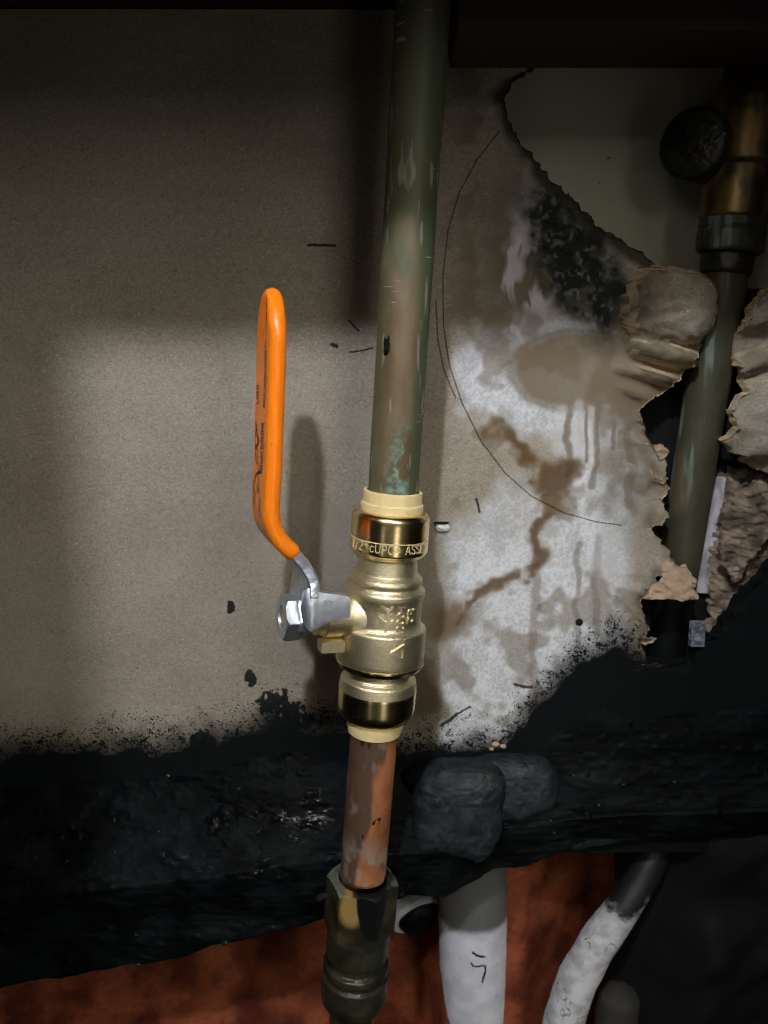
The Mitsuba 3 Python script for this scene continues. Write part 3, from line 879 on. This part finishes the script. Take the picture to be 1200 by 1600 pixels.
gpx = [(437, 447), (437, 470), (436, 520), (434, 600), (431, 680), (428, 760), (426, 800), (428, 820), (436, 840), (449, 856), (463, 868)]
gp = spline([ut(*p) for p in gpx], 160)
ds = np.r_[0, np.cumsum(np.linalg.norm(np.diff(gp, axis=0), axis=1))]
tip = np.clip(ds / .0150, 0, 1)
hw = HW * np.sqrt(1 - (1 - tip) ** 2) ** 1.4
tip2 = np.clip(ds / .0030, 0, 1)
end = np.clip((ds[-1] - ds) / .0015, 0, 1)
th = .00255 * np.sqrt(1 - (1 - tip2) ** 2) * (.82 + .18 * np.sqrt(1 - (1 - end) ** 2))
hw = np.maximum(hw, th * .9 + 1e-5)
hw = hw * (1 - .04 * (1 - end))
th[0], hw[0] = 2e-5, 2e-5
lever = add('lever', loft(spline([ut(*p) for p in ((449, 857), (463, 869), (476, 884), (485, 898), (490, 912), (490, 925), (487, 945), (483, 970), (479, 990), (476, 1004))], 80),
                           .0020, np.interp(np.linspace(0, 1, 80), [0, .28, .42, .55, .78, .92, .985, 1], [HW * .93, HW * .93, HW * 1.0, HW * 1.12, HW * 1.05, HW * .8, HW * .3, .0012]), 0.0, 40, 6.0), 'zinc_steel', valve, smooth=35, label='bright zinc-plated steel lever')
grip = add('grip', loft(gp, th, hw, 0.0, 64, 2.0), 'orange_vinyl', lever, smooth=60, label='glossy orange vinyl grip with black printing')

# stop tab bent from the lever's camera-side edge towards the body
u_p = ut(488, 945)[0]
def quad_prism(pts, w0, w1):
    """pts: (u, t) outline; between depths w0 and w1."""
    from shapely.geometry import Polygon
    poly = Polygon(pts).buffer(-.0006).buffer(.0006, resolution=4)
    m = trimesh.creation.extrude_polygon(poly, w1 - w0, engine='earcut')
    v = m.vertices
    mm = trimesh.Trimesh(PB + v[:, :1] * ES + v[:, 1:2] * AX + (v[:, 2:3] + w0) * EW, m.faces, process=False)
    if mm.volume < 0:
        mm.invert()
    return mm
tabm = m3.Manifold()
tw0, tw1 = HW - .0012, HW + .0026
tab = quad_prism([ut(*p) for p in ((473, 922), (484, 917), (500, 924), (541, 929), (543.5, 934), (543, 957), (540, 961), (520, 963), (507, 968), (492, 978), (481, 983), (472, 975), (469, 950))], tw0, tw1)
tab = tab.subdivide_to_size(.0011, max_iter=8)
tv = tab.vertices.copy()
fr = (tv - PB) @ EW > tw0 + .001
tt_ = (tv - PB) @ AX
tm_ = (tt_.max() + tt_.min()) / 2
uu_ = (tv - PB) @ ES
tv[fr] += ((-.0016 * (tt_ - tt_.min()) / (tt_.max() - tt_.min()) - .0009 * ((tt_ - tm_) / (tt_.max() - tm_)) ** 2 - .0022 * np.clip((uu_ - (uu_.max() - .0035)) / .0035, 0, 1) ** 2)[fr])[:, None] * EW
tab.vertices = tv
add('stop_tab', tab, 'dull_zinc', lever, smooth=50, label='bent steel stop tab facing the camera')
marks = []
for k in range(7):
    a, b = ut(506 + k % 2, 931 + k * 5), ut(517 - (k % 3), 932 + k * 4.7)
    for q0, q1 in ((a, b),):
        dv_ = unit(q1 - q0)
        nn = np.array([-dv_[1], dv_[0]]) * .00022
        marks.append(quad_prism([q0 - nn * 1, q1 - nn, q1 + nn, q0 + nn], tw1 - .0001, tw1 + .00018) if False else None)
for k in range(4):
    a = ut(504 + 3.6 * k, 933)
    b = ut(504 + 3.6 * k, 955)
    m = trimesh.creation.box((.00035, .0002, .0042 - .0006 * (k % 2)))
    m.apply_transform(frame(lever_pt((a[0] + b[0]) / 2, (a[1] + b[1]) / 2, tw1 - .00105), -ES, EW, AX))
    add('stamped_bar', m, 'zinc_steel', lever + '__stop_tab' if False else lever, smooth=False)

# nut, stem, washer plate
def hexnut(r, h, ch=.0006, rot=0.0):
    a = np.arange(6) * np.pi / 3 + rot
    cs_ = m3.CrossSection([np.c_[np.cos(a) * r, np.sin(a) * r].tolist()])
    hx = m3.Manifold.extrude(cs_, h)
    cone = man(lathe([(-.001, r * .5), (0, r * .90), (ch, r * 1.0), (h - ch, r * 1.0), (h, r * .90), (h + .001, r * .5)], 96))
    rnd = man(lathe([(-.001, r * .955), (h + .001, r * .955)], 96))
    return (hx ^ cone ^ man(lathe([(-.001, r * .985), (h + .001, r * .985)], 96)))


NF = frame(PB + AX * TC + ES * 0, EW, np.cross(ES, EW), ES)
un = u_p + .0012
NC = tr(957, 1)[0]
nut = hexnut(.0076, .0058, .0009, math.radians(1)) - m3.Manifold.cylinder(.01, .0038, .0038, 64)
NM = frame(PB + AX * NC + ES * un, EW, np.cross(ES, EW), ES)
add('nut', moved(tri(nut), NM), 'dull_zinc', valve, smooth=25, label='plated hexagon nut holding the lever')
stem = lathe(rounded([(-.02, .0036), (.0050, .0036), (.0052, .0034)], .0002), 48)
add('stem', moved(stem, NM), 'cast_brass', valve, smooth=30)

# printing on the grip's outward face
gdir = unit(gp[110] - gp[30])
gout = np.array([-gdir[1], gdir[0]])
gout = gout if gout[0] > 0 else -gout


def face_map(v, base_y, w_off, lift=.00004):
    """Text x runs up the grip from the image row base_y, text y runs away from the camera edge, z out of the face."""
    k = np.argmin(np.abs(gp[:, 1] - ut(431, base_y)[1]))
    o = gp[70] + gdir_local(70) * ((ut(431, base_y)[1] - gp[70][1]) / gdir_local(70)[1])
    s = v[:, 0]
    tt = o[1] + s * gdir_local(k)[1]
    od = np.argsort(gp[:, 1])
    ctr = np.c_[np.interp(tt, gp[od, 1], gp[od, 0]) + (.00258 + lift + v[:, 2] - .00006), tt]
    w = w_off - v[:, 1]
    return PB + ctr[:, :1] * ES + ctr[:, 1:2] * AX + w[:, None] * EW


def gdir_local(k):
    return gdir if gp[20][1] > gp[100][1] and gdir[1] > 0 else -gdir


def grip_text(text, h, base_y, w_off, bold=False, name='printing', stretch=1.0):
    m = meshkit.text_mesh(text, h, .00006, bold)
    v = m.vertices * [stretch, 1, 1]
    add(name, (face_map(v, base_y, w_off), m.faces), 'black_ink', lever, smooth=False)


def grip_strokes(polys, base_y, w_off, s=.001):
    from shapely.geometry import LineString
    from shapely import union_all
    g = union_all([LineString(p).buffer(w / 2, resolution=3) for p, w in polys])
    m = trimesh.util.concatenate([trimesh.creation.extrude_polygon(q, .00006 / s, engine='earcut') for q in getattr(g, 'geoms', [g])])
    v = m.vertices * s
    add('printed_emblem', (face_map(v, base_y, w_off), m.faces), 'black_ink', lever, smooth=False)


# print too small to read in the photograph: rows of short marks
for base_, off_, x0_, x1_, wd_ in ((640, 3.4e-3, 0, 17, .42), (640, 4.3e-3, 0, 15, .42), (640, 5.2e-3, 0, 16, .42), (560, 4.4e-3, 0, 16, .5)):
    x_, dash = x0_, []
    while x_ < x1_:
        l_ = .35 + .9 * rng.random()
        dash.append(([(x_, 0), (x_ + l_, 0)], wd_))
        x_ += l_ + .55 + .5 * (rng.random() < .25)
    grip_strokes(dash, base_, off_)
grip_text('USE', .0030, 640, -3.0e-3, True, stretch=.75)
grip_text('SharkBite', .0027, 748, 4.0e-3, True, stretch=.92)
grip_strokes([([(-6, -1), (-3.5, 0), (3, 3), (9, 5.5), (10, 7.5)], .7), ([(3, 3), (4, 6.5), (11, 9.5)], .5), ([(10, 7.5), (13, 3.0), (15, 6), (20, 9.5)], 1.5), ([(20, 9.5), (14, 9), (4, 8.5)], .5), ([(-6, -1), (-7.5, 1.5), (-5, 2.4)], 1.0), ([(-6, -1), (-7.8, -2.6)], .8)], 748, 1.2e-3, .00072)
grip_strokes([([(13, -1.5), (11.5, 4), (8.5, 6.5), (6, 6.8)], .9)], 812, 1.2e-3)
grip_text('CNC', .0021, 815, 4.4e-3, True)
grip_text('NO', .0024, 805, -2.5e-3, True)
grip_strokes([([(0, 0), (14, 0)], .35)], 740, 4.9e-3)

# ------------------------------------------------------------------ copper pipes
def cyl_between(a, b, r, n=64, rings=60, wob=0.0, seed=0):
    return sweep(np.linspace(a, b, rings), r, n, True, wob, seed)


up0, up1 = axpt(800), at(656, 90, -.045)
updir = unit(at(643, 300, -.045) - at(614, 772, -.045))
pu = add('copper_pipe', cyl_between(at(612.5, 795, -.045), at(612.5, 795, -.045) + updir * .20, R_PIPE, 72, 60, .00008, 2), 'weathered_copper', smooth=True, label='tarnished green-brown copper pipe rising from the valve to the top of the picture', cat='pipe')
pdn = add('copper_pipe', cyl_between(axpt(1130), axpt(1366), R_PIPE, 72, 60, .00010, 4), 'bright_copper', smooth=True, label='short pinkish copper pipe between the valve and the corroded fitting below', cat='pipe')
c = at(596, 541, -.0535)
chip = [(588, 527), (592, 530), (598, 529), (600, 524), (604, 525), (603, 533), (605, 544), (602, 553), (595, 556), (590, 552), (588, 540)]
fl = flake(chip, -.0532, .0007, 0.0, 11, .0002)
ctr = at(628.5, 541, -.045)
v = np.array(fl[0])
rel = v[:, [0, 1]] - ctr[[0, 1]]
rn = np.linalg.norm(rel, axis=1, keepdims=True)
lay = -(v[:, 1] - (-.0532))
v[:, [0, 1]] = ctr[[0, 1]] + rel / rn * (R_PIPE + .0001 + np.clip(lay, 0, .0012)[:, None] * .8)
# follow the pipe's lean
v[:, 0] += (v[:, 2] - ctr[2]) * updir[0] / updir[2]
add('sealant_splash', (v, fl[1]), 'deep_black', pu, smooth=40, label='dried black splash on the pipe')

# ------------------------------------------------------------------ compression fitting below
fit = thing('compression_fitting', 'corroded dark brass hexagon fitting at the foot of the short copper pipe', 'pipe fitting')


def axf(y):
    return axpt(y)


hp = tr(1372, 57)
hb = tr(1448, 57)
Hn = hexnut(.0128, hp[0] - hb[0], .0012)
HM = frame(PB + AX * hb[0], unit(np.cross(unit(np.cross(AX, [0, -1, 0])), AX)), unit(np.cross(AX, [0, -1, 0])), AX)
ex = unit(np.array([1.0, 0, 0]) - AX * AX[0])
ang = math.radians(-6)
ey = np.cross(AX, ex)
exr, eyr = math.cos(ang) * ex + math.sin(ang) * ey, -math.sin(ang) * ex + math.cos(ang) * ey
HM = frame(PB + AX * hb[0], exr, eyr, AX)
hnm = Hn - m3.Manifold.cylinder(.05, R_PIPE + .0004, R_PIPE + .0004, 64)
add('hex_nut', moved(tri(hnm), HM), 'hex_brass', fit, smooth=25, label='hexagon nut with bare golden patch and black smear')
pr = [tr(a, b) for a, b in ((1446, 50), (1452, 50), (1456, 49), (1486, 49), (1490, 45), (1498, 45), (1501, 51.5), (1511, 51.5), (1513, 47), (1518, 47), (1521, 52), (1548, 52), (1560, 49), (1572, 38), (1576, 37))]
fb = lathe(rounded(pr[::-1], .0006), 96)
fb = fb.subdivide_to_size(.0018, max_iter=5)
nv_ = fb.vertices.copy()
nr_ = np.c_[nv_[:, 0], nv_[:, 1]]
nv_[:, :2] *= 1 + ((meshkit.fbm(nv_ * 420, 3, 6) - .5) * .035)[:, None]
fb.vertices = nv_
add('body', moved(fb, VM), 'old_brass', fit, smooth=40)
add('tail_pipe', cyl_between(axf(1565), axf(1565) - AX * .12, R_PIPE, 48, 20, .0001, 3), 'old_brass', fit, smooth=True, label='dark pipe leaving the fitting downwards')
add('sealant_drip', sweep(spline([axf(1405) - ex * .010 - ey * 0, axf(1406) - ex * .0142, axf(1412) - ex * .0152], 12), [.0012] * 10 + [.0010, .0006], 12, True, .0003, 2), 'deep_black', fit, smooth=True)

# ------------------------------------------------------------------ old pipe and valve at the right
old = add('old_pipe', cyl_between(at(1004, 1240, .026), at(1144, 360, .003), R_PIPE, 64, 120, .00022, 8), 'green_copper', smooth=True, label='green corroded pipe leaning through the torn opening at right', cat='pipe')
O0, O1 = at(1020, 1120, .004), at(1144, 360, .004)
OD = unit(O1 - O0)
ov = thing('stop_valve', 'dark old brass valve with a side outlet on top of the green pipe', 'valve')


def opt(y):
    x = 1144 + (y - 360) / (1120 - 360) * (1020 - 1144)
    return at(x, y, .004)


def otr(y, r):
    p = opt(y)
    return float((p - O0) @ OD), r * depth(p) / FOC


OX = unit(np.array([1.0, 0, 0]) - OD * OD[0])
OM = frame(O0, OX, np.cross(OD, OX), OD)
pr = [otr(a, b) for a, b in ((428, 38), (424, 39.5), (400, 40), (396, 38), (394, 34))]
add('sleeve', moved(lathe(rounded(pr, .0005), 64), OM), 'old_brass', ov, smooth=40)
pr = [otr(a, b) for a, b in ((396, 46), (392, 50), (364, 51), (361, 48), (358, 51), (342, 51), (338, 48))]
nutm = lathe(rounded(pr, .0006), 64).subdivide_to_size(.002, max_iter=4)
vv = nutm.vertices.copy()
vv[:, :2] *= 1 + ((meshkit.fbm(vv * 300, 3, 16) - .5) * .08)[:, None]
nutm.vertices = vv
add('nut', moved(nutm, OM), 'green_copper', ov, smooth=50, label='crusty green coupling nut')
pr = [otr(a, b) for a, b in ((346, 50), (342, 54), (266, 56), (262, 54))]
add('body', moved(lathe(rounded(pr, .0008), 64), OM), 'ochre_brass', ov, smooth=40)
pr = [otr(a, b) for a, b in ((266, 50), (260, 58), (150, 58), (120, 52), (60, 50), (-60, 50))]
add('tee', moved(lathe(rounded(pr, .002), 64), OM), 'ochre_brass', ov, smooth=40)
cp = at(1086, 226, .000)
cd = unit([-.62, -.78, .02])
ca = unit(np.cross(cd, [0, 0, 1]))
cap = lathe(rounded([(-.024, .0100), (-.008, .0100), (-.007, .0118), (.0015, .0122), (.0035, .0108), (.0045, .006)], .0012), 72)
add('side_outlet', moved(cap, frame(cp, ca, np.cross(cd, ca), cd)), 'old_brass', ov, smooth=40, label='dark rounded side outlet')

# strip of pale plastic behind the old pipe, with its lower stub
st = [at(1118, 745, .016), at(1096, 925, .016)]
dirs = unit(st[1] - st[0])
b_ = trimesh.creation.box((.0070, .0028, np.linalg.norm(st[1] - st[0])))
b_.apply_transform(frame((st[0] + st[1]) / 2, unit(np.cross([0, 1, 0], -dirs)), [0, 1, 0], -dirs))
add('pale_strip', b_, 'pale_strip', smooth=False, label='narrow pale strip standing just right of the green pipe in the opening', cat='strip')
b_ = trimesh.creation.box((.0052, .003, .0095))
b_.apply_translation(at(1089, 990, -.002))
add('pale_block', b_, 'bluish_chip', smooth=False, label='small bluish block at the foot of the green pipe, beside the black sealant', cat='block')

# ------------------------------------------------------------------ white pipes at the bottom
wp = thing('waste_pipe', 'wide white plastic pipe at the bottom centre, with shade painted into its top', 'pipe')
w0, w1 = at(737, 1330, .030), at(743, 1700, .030)
rp = 52.5 * depth(at(740, 1520, .030)) / FOC
add('tube', sweep(np.linspace(w0, w1, 50), rp, 64, True, .00012, 1), 'white_plastic', wp, smooth=True)
mk = []
for pts in (((738, 1488), (748, 1494), (758, 1496)), ((736, 1505), (748, 1510), (757, 1510), (757, 1524), (754, 1536))):
    pp = np.array([hit(a, b, [0, .030 - rp - .0001, 0], np.array([0, 1.0, 0])) for a, b in pts])
    axx = np.array([np.interp(q[2], [w1[2], w0[2]], [w1[0], w0[0]]) for q in pp])
    pp[:, 1] = .030 - np.sqrt(np.maximum(rp ** 2 - (pp[:, 0] - axx) ** 2, 0))
    mk.append(spline(pp, 14))
for m_ in mk:
    add('scratch', sweep(m_, .00045, 8, True, .0002, 3), 'deep_black', wp, smooth=True)
el = thing('pipe_elbow', 'black smeared pipe end with a pale rim, left of the wide white pipe', 'pipe fitting')
ec, ed = at(655, 1432, .040), unit([.35, -.80, -.42])
ea = unit(np.cross(ed, [0, 0, 1]))
EM = frame(ec, ea, np.cross(ed, ea), ed)
add('rim', moved(ring_tube(rounded([(-.012, .0138), (-.001, .0138), (0, .0132)], .0006), [(-.012, .0105), (0, .0105)]), EM), 'white_plastic', el, smooth=40)
add('plug', moved(lathe(rounded([(-.02, .0104), (.001, .0104), (.004, .0085)], .002), 48), EM), 'tar', el, smooth=40)

hp_ = [at(1060, 1262, .020), at(1022, 1336, .014), at(978, 1412, .008), at(942, 1462, .006), at(908, 1520, .004), at(886, 1575, .003), at(872, 1640, .003), at(866, 1700, .003)]
hs = spline(hp_, 70)

rr = np.interp(np.linspace(0, 1, 70), [0, .3, .45, .7, 1], [.0058, .0066, .0078, .0083, .0085])
add('white_hose', sweep(hs, rr, 40, True, .0007, 5, 120), 'grubby_plastic', smooth=True, label='narrow grubby white pipe curving down at the bottom right, black at its top', cat='pipe')
add('grey_pipe', sweep(np.linspace(at(968, 1538, .014), at(958, 1680, .010), 30), np.interp(np.linspace(0, 1, 30), [0, .04, .09, .16, 1], [.0020, .0058, .0080, .0090, .0094]), 32, True, .0005, 4), 'pebble', smooth=True, label='dim grey pipe stub in the dark right of the curved white pipe', cat='pipe')
void_mesh = grid_mesh(np.array([[[x, .0 + .02 * (meshkit.fbm(np.array([[x * 40, z * 40, 1.0]]), 3, 3)[0] - .5) + (.0 if x > .135 else (.135 - x) * 1.0), z] for x in np.linspace(.104, .34, 50)] for z in np.linspace(-.05, .16, 50)]))
add('dark_sheet', void_mesh, 'deep_black', smooth=True, label='added black sheet standing in for the dark at the lower right', cat='block')  # black sheet added to make the lower right corner dark

# ------------------------------------------------------------------ small things on the wall
nh = lathe(rounded([(-.004, .0006), (-.0002, .0006), (0, .0015), (.0005, .0013), (.0006, .0005)], .0002), 24)
add('nail_head', moved(nh, frame(at(905, 972, 0) + [0, wall_lift(np.array([W(905, 972)[0]]), np.array([W(905, 972)[1]]))[0] * -1 - .0002, 0], [1, 0, 0], [0, 0, 1], [0, -1, 0])), 'deep_black', smooth=40, label='small round black nail head in the pale wall, lower right', cat='nail')
an = thing('wall_plug', 'chipped white wall plug just right of the upper brass collar', 'wall plug')
add('plug', blob(at(692, 824, -.0012), np.array([12, 6, 7]) * PXM, 3, .5, 600, 4), 'white_chip', an, smooth=40)
add('slot', blob(at(690, 817, -.0022), np.array([14, 2, 2.2]) * PXM, 5, .5, 600, 3), 'deep_black', an, smooth=40)
for (px, py, s) in ((774, 1163, 7), (786, 1166, 5), (768, 1170, 4)):
    add('crumb', blob(at(px, py, -.002), np.array([s, s * .7, s * .7]) * PXM, 3, .5, 400, 3), 'kraft', 'wall', smooth=40)

# ------------------------------------------------------------------ lamps and the room behind the camera
lamp = trimesh.creation.icosphere(subdivisions=3, radius=.0105)
lamp.apply_translation(LAMP)
scene['work_lamp'] = {**mikit.ply(lamp, 'matte_black', smooth=True), 'emitter': {'type': 'area', 'radiance': rgb(*LAMP_POWER)}}
labels['work_lamp'] = {'label': 'small work lamp above the camera, outside the picture', 'category': 'lamp'}


def panel(c, hw_, hh, col, name, label):
    d = unit(np.array([0, 0, c[2]]) - c)
    d[2] = 0
    d = unit(d)
    s = np.cross([0, 0, 1], d)
    v = np.array([c - s * hw_ - [0, 0, hh], c + s * hw_ - [0, 0, hh], c + s * hw_ + [0, 0, hh], c - s * hw_ + [0, 0, hh]])
    f = np.array([[0, 1, 2], [0, 2, 3]])
    if np.dot(np.cross(v[1] - v[0], v[2] - v[0]), d) < 0:
        f = f[:, ::-1]
    scene[name] = {**mikit.ply((v, f), 'room_paint'), 'emitter': {'type': 'area', 'radiance': rgb(*col)}}


for c_, col, nm, side in (((.40, -1.15), FILL_R, 'room_glow', 'right'), ((-.50, -1.25), FILL_L, 'room_glow_001', 'left')):  # glowing panels added for fill light and the bands in the brass
    panel(np.array([*c_, .90]), .15, .30, col, nm + '__fill_panel', '')
    panel(np.array([*c_, -.09]), .11, .22, col * .17, nm + '__fill_panel_001', '')
    labels[nm] = {'label': f'pair of added glowing panels standing in for room light to the {side} behind the camera', 'category': 'light_panel'}
add('room_wall', bx((-2.0, -1.65, -.5), (2.0, -1.60, 2.0)), 'room_paint', smooth=False, label='painted room wall behind the camera', kind='structure')
wl = trimesh.Trimesh([[-.3, -1.2, 1.80], [.3, -1.2, 1.80], [.3, -1.2, 1.95], [-.3, -1.2, 1.95]], [[0, 1, 2], [0, 2, 3]], process=False)
scene['fill_lamp'] = {**mikit.ply(wl, 'room_paint'), 'emitter': {'type': 'area', 'radiance': rgb(135, 128, 108)}}  # unseen lamp added for fill and midtones in the brass
labels['fill_lamp'] = {'label': 'added fill lamp washing the room wall behind the camera', 'category': 'lamp'}
